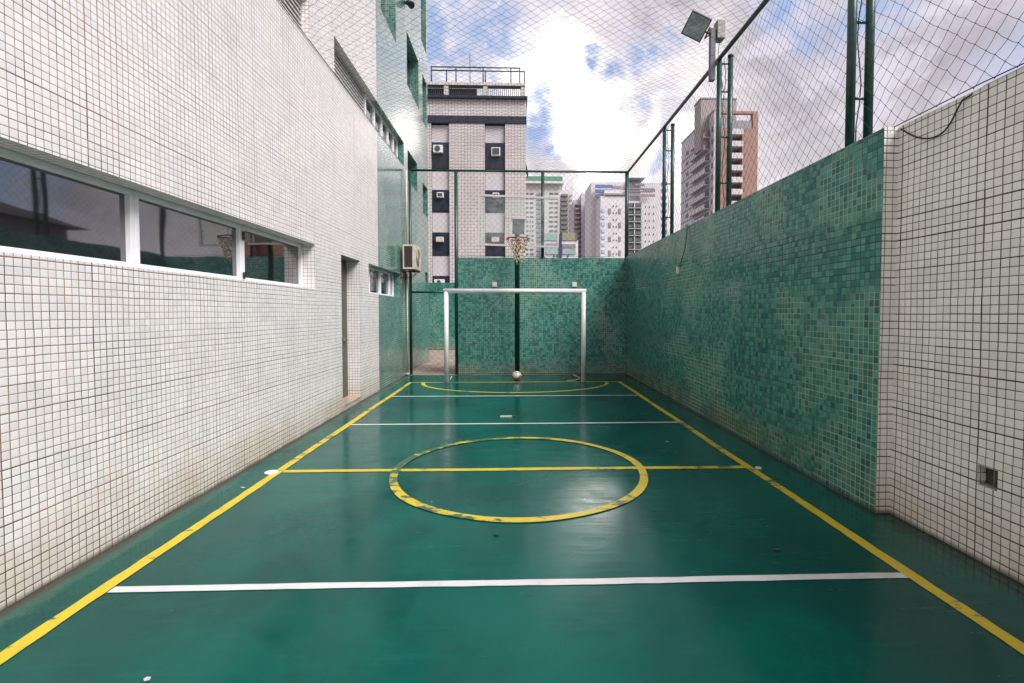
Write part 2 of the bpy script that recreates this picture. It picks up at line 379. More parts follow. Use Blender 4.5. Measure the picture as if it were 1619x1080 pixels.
def holed_x(mb, X, y0, y1, z0, z1, holes, depth, out=1):
    """wall face on the plane x = X facing +x (out=1) or -x, with rectangular openings and reveals going inwards"""
    ys = sorted({y0, y1, *[h[0] for h in holes], *[h[1] for h in holes]}); zs = sorted({z0, z1, *[h[2] for h in holes], *[h[3] for h in holes]})
    for i in range(len(ys) - 1):
        for j in range(len(zs) - 1):
            cy, cz = (ys[i] + ys[i + 1]) / 2, (zs[j] + zs[j + 1]) / 2
            if any(h[0] < cy < h[1] and h[2] < cz < h[3] for h in holes): continue
            q = [(X, ys[i], zs[j]), (X, ys[i + 1], zs[j]), (X, ys[i + 1], zs[j + 1]), (X, ys[i], zs[j + 1])]
            mb.quad(*(q if out > 0 else q[::-1]))
    for h in holes:
        a, b, c, d = h[:4]; dp = h[4] if len(h) > 4 else depth; Xi = X - out * dp
        mb.quad((X, a, c), (Xi, a, c), (Xi, b, c), (X, b, c)); mb.quad((X, a, d), (X, b, d), (Xi, b, d), (Xi, a, d))
        mb.quad((X, a, c), (X, a, d), (Xi, a, d), (Xi, a, c)); mb.quad((X, b, c), (Xi, b, c), (Xi, b, d), (X, b, d))

# ------------------------------------------------------------------ netting
def netting(name, O, eu, ev, lu, lv, diag, r, parent=None, jit=0.006, sag=None, knots=False, m='net'):
    O, eu, ev = np.array(O, float), np.array(eu, float), np.array(ev, float); en = np.cross(eu, ev)
    h = diag / 2; nu, nv = int(round(lu / h)), int(round(lv / h)); hu, hv = lu / nu, lv / nv
    I, J = np.meshgrid(np.arange(nu + 1), np.arange(nv + 1), indexing='ij')
    P = O + (I * hu)[..., None] * eu + (J * hv)[..., None] * ev
    inner = ((I > 0) & (I < nu) & (J > 0) & (J < nv))[..., None]
    P = P + inner * (rng.normal(0, jit, P.shape))
    a = rng.uniform(0, 6, 6)
    wave = 0.006 * np.sin(I * hu * 2.1 + a[0]) * np.sin(J * hv * 3.3 + a[1]) + 0.005 * np.sin(I * hu * 5.3 + J * hv * 4.1 + a[2])
    P = P + inner * wave[..., None] * (ev * 0.9 + en * 1.0 + eu * 0.5)
    if sag is not None: P = P + sag(I / nu, J / nv)[..., None] * np.array([0, 0, -1.0])
    A, B = [], []
    for sgn in (1, -1):
        i, j = I[:-1, :].ravel(), J[:-1, :].ravel(); ok = ((i + j) % 2 == 0) & (j + sgn >= 0) & (j + sgn <= nv); i, j = i[ok], j[ok]
        A.append(P[i, j]); B.append(P[i + 1, j + sgn])
    A = np.concatenate(A); B = np.concatenate(B); n = len(A)
    # a slack twine hangs a little between its knots: two segments per side
    mid = (A + B) / 2 + np.array([0, 0, -1.0]) * diag * 0.035 + rng.normal(0, jit * 0.25, A.shape)
    D = B - A; D /= np.linalg.norm(D, axis=1)[:, None]
    ref = en / np.linalg.norm(en); s1 = np.cross(D, ref); s1 /= np.linalg.norm(s1, axis=1)[:, None]; s2 = np.cross(D, s1)
    V = np.empty((n, 9, 3))
    for q, base in enumerate((A, mid, B)):
        for k in range(3):
            th = 2 * math.pi * k / 3; V[:, q * 3 + k] = base + r * (math.cos(th) * s1 + math.sin(th) * s2)
    fb = []
    for q in range(2):
        for k in range(3): fb.append((q * 3 + k, q * 3 + (k + 1) % 3, q * 3 + 3 + (k + 1) % 3, q * 3 + 3 + k))
    Fc = (np.arange(n) * 9)[:, None, None] + np.array(fb)[None]
    V = V.reshape(-1, 3); Fc = Fc.reshape(-1, 4)
    if knots:
        i, j = I.ravel(), J.ravel(); ok = (i + j) % 2 == 0; K = P[i[ok], j[ok]]; kr = r * 2.6; e = np.eye(3) * kr
        KV = np.stack([K + e[0], K - e[0], K + e[1], K - e[1], K + e[2], K - e[2]], 1).reshape(-1, 3)
        kf = np.array([(0, 2, 1, 3), (0, 4, 1, 5), (2, 4, 3, 5)])   # crossed flakes of a knot
        KF = (len(V) + np.arange(len(K)) * 6)[:, None, None] + kf[None]
        V = np.concatenate([V, KV]); Fc = np.concatenate([Fc, KF.reshape(-1, 4)])
    me = bpy.data.meshes.new(name); me.vertices.add(len(V)); me.vertices.foreach_set('co', V.ravel().astype(np.float32))
    me.loops.add(Fc.size); me.loops.foreach_set('vertex_index', Fc.ravel().astype(np.int32))
    me.polygons.add(len(Fc)); me.polygons.foreach_set('loop_start', (np.arange(len(Fc)) * 4).astype(np.int32))
    me.update(calc_edges=True)
    o = bpy.data.objects.new(name, me); COL.objects.link(o); me.materials.append(M[m])
    if parent: o.parent = parent; o.matrix_parent_inverse = parent.matrix_basis.inverted()
    return o

# ================================================================== SETTING
YB = 12.3          # inner face of the back wall
XL, XR, XW = -2.66, 2.785, 2.895
struct(MB().quad((-1500, -600, -0.03), (1500, -600, -0.03), (1500, 2500, -0.03), (-1500, 2500, -0.03)), 'ground', simple('city_ground', (0.16, 0.15, 0.14), 0.8, 0, 0.3, 0.2))
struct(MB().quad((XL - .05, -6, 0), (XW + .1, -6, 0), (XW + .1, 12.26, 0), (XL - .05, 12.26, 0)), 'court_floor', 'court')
struct(MB().quad((-7, 12.26, 0), (3.5, 12.26, 0), (3.5, 21, 0), (-7, 21, 0)), 'passage_floor', simple('concrete_floor', (0.30, 0.23, 0.19), 0.75, 0, 0.25, 2.5, 0.1))
SLX, SRX = -2.298, 2.341; lw = 0.04; GY = 10.93
z1, z2 = 0.004, 0.008
def ribbon(mb, p0, p1, hw, z, step=.09, j=.0035):
    p0, p1 = Vector((*p0, z)), Vector((*p1, z)); d = p1 - p0; n = max(2, int(d.length / step)); t = Vector((-d.y, d.x, 0)).normalized()
    L, R_ = [], []
    for k in range(n + 1):
        c = p0 + d * k / n + t * .004 * math.sin(k * .21) * (0 < k < n)
        L.append(c + t * (hw + random.uniform(-j, j))); R_.append(c - t * (hw + random.uniform(-j, j)))
    for k in range(n): mb.quad(R_[k], R_[k + 1], L[k + 1], L[k])
mb = MB(); ym = 4.83
for X in (SLX, SRX): ribbon(mb, (X, -6), (X, GY + .03), lw, z1)
ribbon(mb, (SLX + lw + .004, GY), (SRX - lw - .004, GY), .03, z1)
ribbon(mb, (SLX + lw + .006, ym), (.02, ym), .037, z1); ribbon(mb, (.02, ym), (SRX - lw - .006, ym), .040, z1)
struct(mb, 'yellow_side_and_goal_lines', 'yellow')
mb = MB(); cxx, cyy, ro, ri = 0.045, ym + .0, 1.245, 1.165
for k in range(128):
    a, b_ = 2 * math.pi * k / 128, 2 * math.pi * (k + 1) / 128
    j1, j2 = 0.006 * math.sin(a * 7), 0.006 * math.sin(b_ * 7)
    mb.quad((cxx + ri * math.cos(a), cyy + ri * math.sin(a), z2), (cxx + (ro + j1) * math.cos(a), cyy + (ro + j1) * math.sin(a), z2),
            (cxx + (ro + j2) * math.cos(b_), cyy + (ro + j2) * math.sin(b_), z2), (cxx + ri * math.cos(b_), cyy + ri * math.sin(b_), z2))
struct(mb, 'yellow_centre_circle', 'yellow_worn')
mb = MB()
for k in range(64):
    a, b_ = math.pi + math.pi * k / 64, math.pi + math.pi * (k + 1) / 64
    c = 0.02; e0, e1 = (2.06, 1.44), (1.98, 1.36)
    y0 = GY - .034
    mb.quad((c + e1[0] * math.cos(a), y0 + e1[1] * math.sin(a), z1), (c + e0[0] * math.cos(a), y0 + e0[1] * math.sin(a), z1),
            (c + e0[0] * math.cos(b_), y0 + e0[1] * math.sin(b_), z1), (c + e1[0] * math.cos(b_), y0 + e1[1] * math.sin(b_), z1))
struct(mb, 'yellow_penalty_arc', 'yellow')
mb = MB()
for (ya, yb_, wd_) in ((2.775, 2.785, .03), (6.83, 6.84, .03), (9.09, 9.09, .03)):
    zz = z1 if ya < 9 else z2
    ribbon(mb, (SLX + lw + .006, ya), (SRX - lw - .006, yb_), wd_, zz, .12, .0025)
struct(mb, 'white_service_lines', 'white_line')

# ================================================================== LEFT BUILDING
bld = thing('apartment_building', (XL, 4, 0), 'tall apartment block clad in white and green mosaic along the left of the court', 'building')
win_main = (-5.0, 6.70, 1.865, 2.46, 0.23)
door_o = (7.69, 8.61, 0.09, 2.44, 0.26)
win_small = (9.12, 11.63, 1.90, 2.45, 0.22)
louA = (-1.0, 6.63, 5.07, 5.66, 0.16); louB = (7.51, 12.10, 5.07, 5.64, 0.18)
upA = (10.13, 11.40, 7.6, 10.2, 0.25)
upA2 = (7.42, 9.3, 8.2, 8.8, 0.18)
mb = MB(); YC = 12.30
holed_x(mb, XL, -8, YC, -0.02, 16, [win_main, door_o, win_small, louA, louB, upA], 0.2)
mb.quad((XL, YC, -.02), (-12, YC, -.02), (-12, YC, 16), (XL, YC, 16)); mb.quad((XL, -8, -.02), (XL, -8, 16), (-12, -8, 16), (-12, -8, -.02))
mb.quad((XL, -8, 16), (XL, YC, 16), (-12, YC, 16), (-12, -8, 16))
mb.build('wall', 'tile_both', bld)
mb = MB(); XB, YE = -2.75, 15.95
holesB = [(12.95, 14.2, 4.95, 5.75, .25), (12.95, 14.5, 7.4, 8.75, .25), (15.05, 15.85, 4.55, 5.45, .2), (15.1, 15.8, 7.3, 8.7, .2), (14.95, 15.8, 9.6, 11.5, .2), (15.35, 15.8, 2.3, 2.8, .2)]
holed_x(mb, XB, YC + .004, YE, -0.02, 15.6, holesB, 0.2)
mb.quad((XB, YE, -.02), (-12, YE, -.02), (-12, YE, 15.6), (XB, YE, 15.6)); mb.quad((XB, YC + .004, 15.6), (XB, YE, 15.6), (-12, YE, 15.6), (-12, YC + .004, 15.6))
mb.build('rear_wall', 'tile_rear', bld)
for h in holesB + [upA]:
    X = (XB if h in holesB else XL) - h[4] + .004
    tag(MB().quad((X, h[0], h[2]), (X, h[1], h[2]), (X, h[1], h[3]), (X, h[0], h[3])).build('window_pane', 'glass', bld), 'dark glass deep in an upper window recess')

def window_row(X, h, cuts, fr=0.05, glassm='glass', name='window', thick_at=(), parent=bld, sill=True):
    """frames and panes across an opening in an x = X plane"""
    y0, y1, za, zb = h[:4]; X0 = X - h[4] + 0.006
    cuts = [y0] + list(cuts) + [y1]
    for a, b_ in zip(cuts[:-1], cuts[1:]):
        f = MB(); e = 0.0015
        a2, b2 = a + e, b_ - e
        f.box((X0, a2, za + .002), (X0 + .06, b2, za + fr + .01)); f.box((X0, a2, zb - fr), (X0 + .06, b2, zb - .002))
        f.box((X0, a2, za + fr + .01), (X0 + .06, a2 + fr, zb - fr)); f.box((X0, b2 - fr, za + fr + .01), (X0 + .06, b2, zb - fr))
        fo = f.build(name, 'alu', parent, 0.004)
        p = MB().quad((X0 + .02, a2 + fr - .01, za + fr), (X0 + .02, b2 - fr + .01, za + fr), (X0 + .02, b2 - fr + .01, zb - fr + .01), (X0 + .02, a2 + fr - .01, zb - fr + .01))
        p.build('pane', glassm, fo)
window_row(XL, win_main, [-2.02, -.57, .88, 2.33, 3.79, 5.24], 0.042)
MB().box((XL - .155, 5.225, 1.90), (XL - .145, 5.255, 1.97)).build('window_latch', 'black', bld)
MB().box((XL - .155, 5.225, 2.30), (XL - .145, 5.255, 2.39)).build('window_latch', 'black', bld)
window_row(XL, win_small, [9.70, 10.5, 11.28], 0.04)
# dirt-free end strip of the small window is a plain white panel in the photo
wb = (9.43, 11.98, 5.07, 5.64, .18)
window_row(XL, wb, [10.03, 10.58, 11.08, 11.58], 0.035)
for (a, b_, za, zb, dp) in ((louA), (7.51, 9.41, 5.07, 5.64, .18)):
    pan = MB(); X0 = XL - dp + .003
    pan.quad((X0, a, za), (X0, b_, za), (X0, b_, zb), (X0, a, zb)); po = pan.build('louver_panel', 'dark_mottle', bld)
    bl_ = MB(); n = 9
    for k in range(n):
        zc = za + (k + .5) * (zb - za) / n
        bl_.box((X0 + .03, a + .001, zc - .011), (X0 + .05, b_ - .001, zc + .013))
    bl_.build('louver_blades', 'louver', po)
d = MB().box((XL - .255, door_o[0] + .002, .092), (XL - .225, door_o[1] - .002, 2.438)).build('door', 'door', bld)
MB().box((XL - .225, 8.41, 1.05), (XL - .19, 8.44, 1.12)).box((XL - .20, 8.33, 1.07), (XL - .19, 8.44, 1.10)).build('handle', 'galv', d)
MB().box((XL - .225, 7.692, .085), (XL + .012, 8.608, .112)).build('door_sill', 'marble', bld, .004)
# fixtures high on the block
t_ = thing('wall_lamp', (XB, 12.55, 9.2), 'small dark spotlight bracketed high on the left block', 'wall lamp')
MB().box((XB, 12.5, 9.12), (XB + .04, 12.62, 9.3)).build('bracket', 'steel_green', t_)
MB().tube([(XB + .04, 12.56, 9.22), (XB + .16, 12.50, 9.14)], .035, 10).build('arm', 'black', t_)
MB().tube([(XB + .12, 12.54, 9.22), (XB + .24, 12.40, 9.06)], [.05, .085], 14).build('lamp_head', 'black', t_)

# ================================================================== WALLS on the right and at the back
mb = MB(); zt = 2.945
_a, _b = U(1545, 737, X=XW), U(1577, 775, X=XW); vent = (_b.y, _a.y, .475, .60, .06)
YG = 3.675
holed_x(mb, XW, -8, YG, -.02, zt, [vent], .06, out=-1)
mb.quad((XW, -8, zt), (XW + .2, -8, zt), (XW + .2, YG, zt), (XW, YG, zt))
mb.quad((XR, YG, -.02), (XR + .36, YG, -.02), (XR + .36, YG, zt), (XR, YG, zt))      # the narrow white return facing the camera
mb.quad((XW + .2, -8, -.02), (XW + .2, -8, zt), (XW + .2, YG, zt), (XW + .2, YG, -.02))
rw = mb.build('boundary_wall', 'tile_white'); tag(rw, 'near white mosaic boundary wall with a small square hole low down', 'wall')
MB().quad((XW + .058, vent[0], vent[2]), (XW + .058, vent[1], vent[2]), (XW + .058, vent[1], vent[3]), (XW + .058, vent[0], vent[3])).build('wall_cavity', 'dark_mottle', rw)
fr_ = MB(); a, b_, c, d_ = vent[:4]
fr_.box((XW + .015, a + .002, c + .002), (XW + .05, b_ - .002, c + .012)).box((XW + .015, a + .035, c + .012), (XW + .03, a + .041, d_ - .002))
fr_.build('cavity_frame', 'galv', rw)
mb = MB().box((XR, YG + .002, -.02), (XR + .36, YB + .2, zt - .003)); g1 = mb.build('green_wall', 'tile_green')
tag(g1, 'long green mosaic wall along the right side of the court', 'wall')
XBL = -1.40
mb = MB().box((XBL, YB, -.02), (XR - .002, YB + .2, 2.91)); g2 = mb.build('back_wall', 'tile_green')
tag(g2, 'green mosaic wall closing the court behind the white goal', 'wall')
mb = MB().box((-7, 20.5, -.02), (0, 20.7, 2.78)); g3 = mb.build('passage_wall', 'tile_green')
tag(g3, 'low green mosaic wall at the far end of the side passage', 'wall')

# electrical covers
for i, px in enumerate((782, 908)):
    p = U(px, 450, Y=YB)
    e = thing('junction_box', (p.x, YB, p.z), ['ivory square cover on the back wall above the left half of the goal', 'ivory square cover on the back wall near the right goal post'][i], 'junction box', 'square covers on the back wall')
    MB().box((p.x - .06, YB - .03, p.z - .06), (p.x + .06, YB + .0, p.z + .06)).build('cover', 'plastic', e, .006)
    MB().box((p.x - .035, YB - .034, p.z - .035), (p.x + .035, YB - .031, p.z + .035)).build('face_plate', 'white_paint', e)
p = U(1073, 427, X=XR)
e = thing('wall_socket', tuple(p), 'small white socket on the green side wall with its cable hanging from above', 'socket')
MB().box((XR - .03, p.y - .045, p.z - .06), (XR, p.y + .045, p.z + .06)).build('cover', 'white_paint', e, .005)
q = U(1088, 372, X=XR); pts = []
for k in range(15):
    s = k / 14; pts.append((XR - .012 - .02 * math.sin(math.pi * s), p.y + (q.y - p.y) * s - .25 * math.sin(math.pi * s) * .6, p.z + .05 + (2.96 - p.z - .05) * s ** 1.4))
MB().tube(pts, .007, 6).build('cable', 'cable', e)

# cable hanging over the white wall
A = U(1425, 204, X=XW - .02); B = U(1522, 158, X=XW - .02); pts = []
ctl = [A, U(1440, 213, X=XW - .02), U(1456, 218.5, X=XW - .02), U(1473, 218, X=XW - .02), U(1490, 210, X=XW - .02), U(1503, 194, X=XW - .02), U(1514, 172, X=XW - .02), B]
for i in range(len(ctl) - 1):
    p0, p1, p2, p3 = ctl[max(i - 1, 0)], ctl[i], ctl[i + 1], ctl[min(i + 2, len(ctl) - 1)]
    for k in range(5):
        s = k / 5; pts.append(0.5 * ((2 * p1) + (p2 - p0) * s + (2 * p0 - 5 * p1 + 4 * p2 - p3) * s * s + (3 * p1 - p0 - 3 * p2 + p3) * s ** 3))
pts.append(B); pts = [Vector((XW + .05, A.y + .1, zt + .01))] + pts + [Vector((XW + .03, B.y - .1, zt + .012)), Vector((XW + .05, 1.2, zt + .03)), Vector((XW + .05, -3, zt + .02))]
tag(MB().tube(pts, .0055, 6).build('power_cable', 'cable'), 'black cable drooping over the top of the near white wall', 'cable')

# ================================================================== FENCES AND NETS
ZR = 5.05; XF, XO = 2.83, 2.985
fs = thing('side_fence', (XF, 4, zt), 'green steel post fence strung with dark netting on top of the right wall', 'fence')
MB().tube([(XF, -6, ZR), (XF, YB + .05, ZR)], .03, 10).build('top_rail', 'steel_green', fs)
posts = [-3.7, -1.1, 1.5, 4.13, 6.84, 9.33]
for yp in posts:
    MB().tube([(XF, yp, zt - .003), (XF, yp, ZR - .02)], .035, 12).build('post', 'steel_green', fs)
    po = MB().tube([(XO, yp, zt - .003), (XO, yp, ZR + .02)], .035, 12).disc((XO, yp, ZR + .02), .04, .03, 12).build('post', 'steel_green', fs)
    for zz in (3.35, 3.98, 4.6, 4.98): MB().tube([(XF + .03, yp, zz), (XO - .03, yp, zz)], .012, 8).build('rung', 'steel_green', po)
    cpts = [(XF + .075 + .02 * math.sin(k * 1.3 + yp), yp + .01, zt + .01 + k * (ZR - zt) / 12) for k in range(13)]
    if yp > 4: MB().tube(cpts, .005, 5).build('cable', 'cable', fs)
netting('netting', (XF + .045, -6, zt + .006), (0, 1, 0), (0, 0, 1), YB + 6, ZR - zt - .02, 0.135, 0.0018, fs, .003, None, True)
# bottom cord of the net along the wall top
cp_ = [(XF + .045 + .01 * math.sin(k * 2.1), -6 + k * .3, zt + .012 + .008 * math.sin(k * 1.7)) for k in range(62)]
MB().tube(cp_, .004, 5).build('bottom_cord', 'net', fs)

fb = thing('back_fence', (0, YB + .05, 0), 'green steel frame fence with netting across the far end of the court', 'fence')
YF = YB + .05
xl = U(648, 300, Y=YF).x; xm = U(725, 300, Y=YF).x; xk = U(858, 300, Y=YF).x
xr_ = XF - .02
MB().tube([(xl, YF, ZR), (xr_, YF, ZR)], .028, 10).build('top_rail', 'steel_green', fb)
MB().tube([(xl, YF, 0), (xl, YF, ZR)], .035, 10).build('post', 'steel_green', fb)
XM2 = XBL - .04
MB().tube([(XM2, YF - .02, 0), (XM2, YF - .02, ZR - .03)], .045, 10).build('post', 'steel_green', fb)
MB().tube([(xk, YF, 2.912), (xk, YF, ZR - .03)], .042, 10).disc((xk, YF, 2.912), .08, .012).build('post', 'steel_green', fb)
MB().tube([(xr_, YF, 2.912), (xr_, YF, ZR)], .048, 10).build('post', 'steel_green', fb)
zl = U(670, 462, Y=YF).z
MB().tube([(xl + .035, YF, zl), (XM2 - .045, YF - .01, zl)], .026, 10).build('lower_rail', 'steel_green', fb)
netting('netting', (xl, YF, 2.93), (1, 0, 0), (0, 0, 1), xr_ - xl, ZR - 2.95, 0.15, 0.0021, fb, .006)
netting('lower_netting', (xl, YF, .05), (1, 0, 0), (0, 0, 1), XM2 - xl, 2.86, 0.15, 0.0021, fb, .006)
MB().tube([(XBL, YF, 2.935)] + [(XBL + k * .3, YF - .03, 2.94 + .01 * (k % 2)) for k in range(1, 14)], .004, 5).build('bottom_cord', 'net', fb)

rn = netting('roof_net', (XL, -4, ZR + .01), (1, 0, 0), (0, 1, 0), XF - XL, YB + 4, 0.135, 0.0016, None, .006, lambda a, b: 0.16 * np.sin(np.pi * a) * (0.6 + 0.4 * np.sin(np.pi * b)))
tag(rn, 'dark twine net stretched over the whole court like a roof', 'net')
tag(MB().tube([(XL + .012, -4 + k * .5, ZR + .012 + .006 * (k % 2)) for k in range(33)], .005, 5).build('net_cord', 'net'), 'cord fixing the roof net along the left white mosaic wall', 'cord')

# downpipe and condenser at the corner
tag(MB().tube([(XL + .035, 12.18, 0.0), (XL + .035, 12.18, 2.5)], .018, 8).tube([(XL + .035, 12.18, 3.2), (XL + .035, 12.18, 5.0)], .018, 8).disc((XL + .035, 12.18, 0.02), .045, .04).build('downpipe', 'ac_white'),
    'thin beige pipe running down the green corner below the condenser', 'pipe')
ya, yb2, xa, xb, za, zb = 11.58, 12.26, XL + .07, XL + .36, 2.56, 3.13
ac = thing('air_conditioner', (xa, ya, za), 'aged beige condenser on a bracket at the green corner of the left wall', 'air conditioner')
sh = MB(); tk = .02
sh.box((xa, ya + .02, za), (xb, yb2, zb))
cas = sh.build('casing', 'ac_white', ac, .012)
fr2 = MB(); fr2.box((xa, ya, za), (xb, ya + .018, za + .04)).box((xa, ya, zb - .04), (xb, ya + .018, zb)).box((xa, ya, za + .04), (xa + .03, ya + .018, zb - .04)).box((xb - .07, ya, za + .04), (xb, ya + .018, zb - .04))
fr2.build('side_frame', 'ac_white', cas)
MB().box((xa + .03, ya + .008, za + .04), (xb - .07, ya + .019, zb - .04)).build('coil', 'ac_dark', ac)
gr = MB(); gy, gz = (ya + yb2) / 2 - .03, (za + zb) / 2
for rr in (.22, .18, .14, .10, .06): gr.tube([(xb + .016, gy + rr * math.cos(k * math.pi / 12), gz + rr * math.sin(k * math.pi / 12)) for k in range(24)], .004, 5, close=True)
gr.build('fan_grille', 'ac_white', ac)
MB().tube([(xb + .001, gy, gz), (xb + .006, gy, gz)], .21, 28).build('fan_opening', 'ac_dark', ac)
for y_ in (ya + .08, yb2 - .08): MB().box((XL, y_ - .015, za - .03), (xb, y_ + .015, za - .002)).box((XL, y_ - .015, za - .22), (XL + .02, y_ + .015, za - .03)).tube([(XL + .02, y_, za - .2), (xb - .04, y_, za - .03)], .008, 6).build('bracket', 'rust', ac)
pts = [(xa + .1 + .05 * math.sin(k * .9), yb2 - .02 - .02 * k % .1, za - .02 - .025 * k) for k in range(12)]
MB().tube([(xb - .05, ya + .1, za), (xb - .02, ya + .09, za - .14), (xb - .12, ya + .1, za - .22), (XL + .06, ya + .3, za - .12), (XL + .05, ya + .4, za - .5)], .008, 6).build('pipe', 'cable', ac)

# ================================================================== FLOODLIGHT
yp = 6.84
fl = thing('floodlight', (XF - .05, yp, 4.8), 'square grey floodlight on a steel post beside the netted side fence', 'floodlight')
zt2 = U(1126, 46, Y=yp).z; zb2 = U(1128, 128, Y=yp).z
MB().box((U(1122, 90, Y=yp).x, yp - .035, zb2), (U(1130, 90, Y=yp).x, yp + .04, zt2)).build('mast', 'steel_grey', fl, .004)
c = U(1101, 41, Y=yp - .15)
# head: a shallow square housing tilted down to the court, domed back
from mathutils import Matrix
nn = Vector((-.30, -.72, -.62)).normalized(); e1 = Vector((.86, -.1, -.5)); e1 = (e1 - nn * e1.dot(nn)).normalized(); e3 = e1.cross(nn) * -1
hx = Matrix((e1, -nn, -e3)).transposed()
def tr(p): return tuple(c + hx @ Vector(p))
hd = MB(); S = .145
n = [tr((sx * S, -.06, sz * S)) for sx, sz in ((-1, -1), (1, -1), (1, 1), (-1, 1))]
bk = [tr((sx * S * .97, .05, sz * S * .97)) for sx, sz in ((-1, -1), (1, -1), (1, 1), (-1, 1))]
for i in range(4): hd.quad(n[i], n[(i + 1) % 4], bk[(i + 1) % 4], bk[i])
hd.quad(*bk[::-1]); hd.quad(*n)
hsg = hd.build('housing', 'steel_grey', fl)
MB().quad(*[tr((sx * S * .88, -.063, sz * S * .88)) for sx, sz in ((-1, -1), (1, -1), (1, 1), (-1, 1))]).build('lens', simple('frosted_lens', (0.32, 0.37, 0.38), 0.25, 0, .3, 8), hsg)
rf = MB(); rings = 5; seg = 16
for i in range(rings + 1):
    a = math.pi / 2 * i / rings
    for k in range(seg):
        th = 2 * math.pi * k / seg; rf.v.append(tr((.14 * math.cos(a) ** .6 * math.cos(th), .05 + .30 * math.sin(a), .13 * math.cos(a) ** .6 * math.sin(th))))
for i in range(rings):
    for k in range(seg): rf.f.append((i * seg + k, i * seg + (k + 1) % seg, (i + 1) * seg + (k + 1) % seg, (i + 1) * seg + k))
rf.sm = True; rf.build('reflector_dome', 'galv', fl)
yk = MB().tube([tr((.17, .02, -.05)), tr((.19, .1, .1)), (XF - .07, yp, zt2 - .02)], .012, 6).tube([tr((-.05, .2, .05)), (XF - .07, yp, zt2 - .1)], .012, 6); yk.build('yoke', 'rust', fl)
c2 = U(1138, 49, Y=yp)
bb = MB().box((c2.x - .055, yp - .06, c2.z - .125), (c2.x + .055, yp + .08, c2.z + .125)).build('ballast_box', 'galv', fl, .006)
MB().box((XF - .055, yp - .01, c2.z - .02), (c2.x - .055, yp + .01, c2.z + .02)).build('ballast_arm', 'steel_grey', fl)
MB().tube([(c2.x, yp, c2.z - .125), (c2.x - .02, yp, c2.z - .3), (c2.x + .01, yp, c2.z - .5), (XF + .06, yp, 4.6)], .005, 5).build('cable', 'cable', fl)

# ================================================================== GOAL
gx0, gx1, gz_, gy_ = -1.505, 1.535, 2.005, GY
gl = thing('football_goal', (0, gy_, 0), 'white tubular goal frame without a net on the far goal line', 'goal')
for X in (gx0, gx1): MB().tube([(X, gy_, 0.0), (X, gy_, gz_)], .052, 16).build('post', 'white_paint', gl)
MB().tube([(gx0 - .052, gy_, gz_ + .02), (gx1 + .052, gy_, gz_ + .02)], .052, 16).build('crossbar', 'white_paint', gl)
p = [U(*q, Y=11.1) for q in ((899, 604), (922, 600), (911, 596))]
MB().tube([(gx1 - .35, 11.08, .012), (gx1 - .16, 11.1, .02), (gx1 - .04, 11.05, .07)], .012, 6).tube([(gx1 - .04, 11.05, .07), (gx1 - .2, 11.2, .13)], .010, 6).build('stay', 'rope', gl)
MB().tube([(gx0 + .05, 11.02, .03), (gx0 + .1, 11.08, .12)], .012, 6).build('stay', 'rope', gl)

# ================================================================== BALL
def ball_mat():
    m, t, b = mat('ball_leather')
    tc = t.node('ShaderNodeTexCoord').outputs['Object']
    v = t.node('ShaderNodeTexVoronoi', feature='DISTANCE_TO_EDGE'); t.set(v.inputs['Vector'], tc); v.inputs['Scale'].default_value = 11
    v2 = t.node('ShaderNodeTexVoronoi', feature='F1'); t.set(v2.inputs['Vector'], tc); v2.inputs['Scale'].default_value = 11
    seam = t.m('LESS_THAN', v.outputs['Distance'], 0.05)
    k = t.m('GREATER_THAN', t.sep(v2.outputs['Color'])[0], 0.72)
    c = t.mix(k, (0.62, 0.55, 0.50), (0.30, 0.13, 0.10)); c = t.mix(seam, c, (0.12, 0.10, 0.09))
    t.set(b.inputs['Base Color'], c); b.inputs['Roughness'].default_value = 0.5
    return m
import bmesh
bm = bmesh.new(); bmesh.ops.create_uvsphere(bm, u_segments=32, v_segments=20, radius=.108); me = bpy.data.meshes.new('football'); bm.to_mesh(me); bm.free()
for pl in me.polygons: pl.use_smooth = True
bo = bpy.data.objects.new('football', me); COL.objects.link(bo); me.materials.append(ball_mat()); bo.location = (.05, 11.2, .108)
tag(bo, 'pale panelled ball resting on the floor inside the goal', 'ball')

# ================================================================== BASKETBALL HOOP
hp = thing('basketball_hoop', (.07, 11.9, 0), 'basketball hoop with clear board and ragged net on a dark post behind the goal', 'basketball hoop')
PX = .065
MB().tube([(PX, 11.95, 0), (PX, 11.95, 3.35), (PX, 11.7, 3.55), (PX, 10.98, 3.6)], [.06, .06, .055, .05], 12).disc((PX, 11.95, 0), .13, .012).build('post', 'steel_green', hp)
YBD = 10.72; c = U(820, 350, Y=YBD); bw, bh = .88, .545; ra = R(-1.8)
def bd(x, z, y=0): return (c.x + x * math.cos(ra) - z * math.sin(ra), YBD + y, c.z + x * math.sin(ra) + z * math.cos(ra))
def bar(mb, x0, x1, za, zb, ya_, yb_):
    n = len(mb.v)
    mb.v += [bd(x0, za, ya_), bd(x1, za, ya_), bd(x1, za, yb_), bd(x0, za, yb_), bd(x0, zb, ya_), bd(x1, zb, ya_), bd(x1, zb, yb_), bd(x0, zb, yb_)]
    mb.f += [tuple(n + i for i in q) for q in ((0, 3, 2, 1), (4, 5, 6, 7), (0, 1, 5, 4), (1, 2, 6, 5), (2, 3, 7, 6), (3, 0, 4, 7))]
fm = MB(); t3 = .042
bar(fm, -bw, bw, bh - t3, bh, -.02, .02); bar(fm, -bw, bw, -bh, -bh + t3, -.02, .02); bar(fm, -bw, -bw + t3, -bh + t3, bh - t3, -.02, .02); bar(fm, bw - t3, bw, -bh + t3, bh - t3, -.02, .02)
fro = fm.build('backboard_frame', 'board_frame', hp)
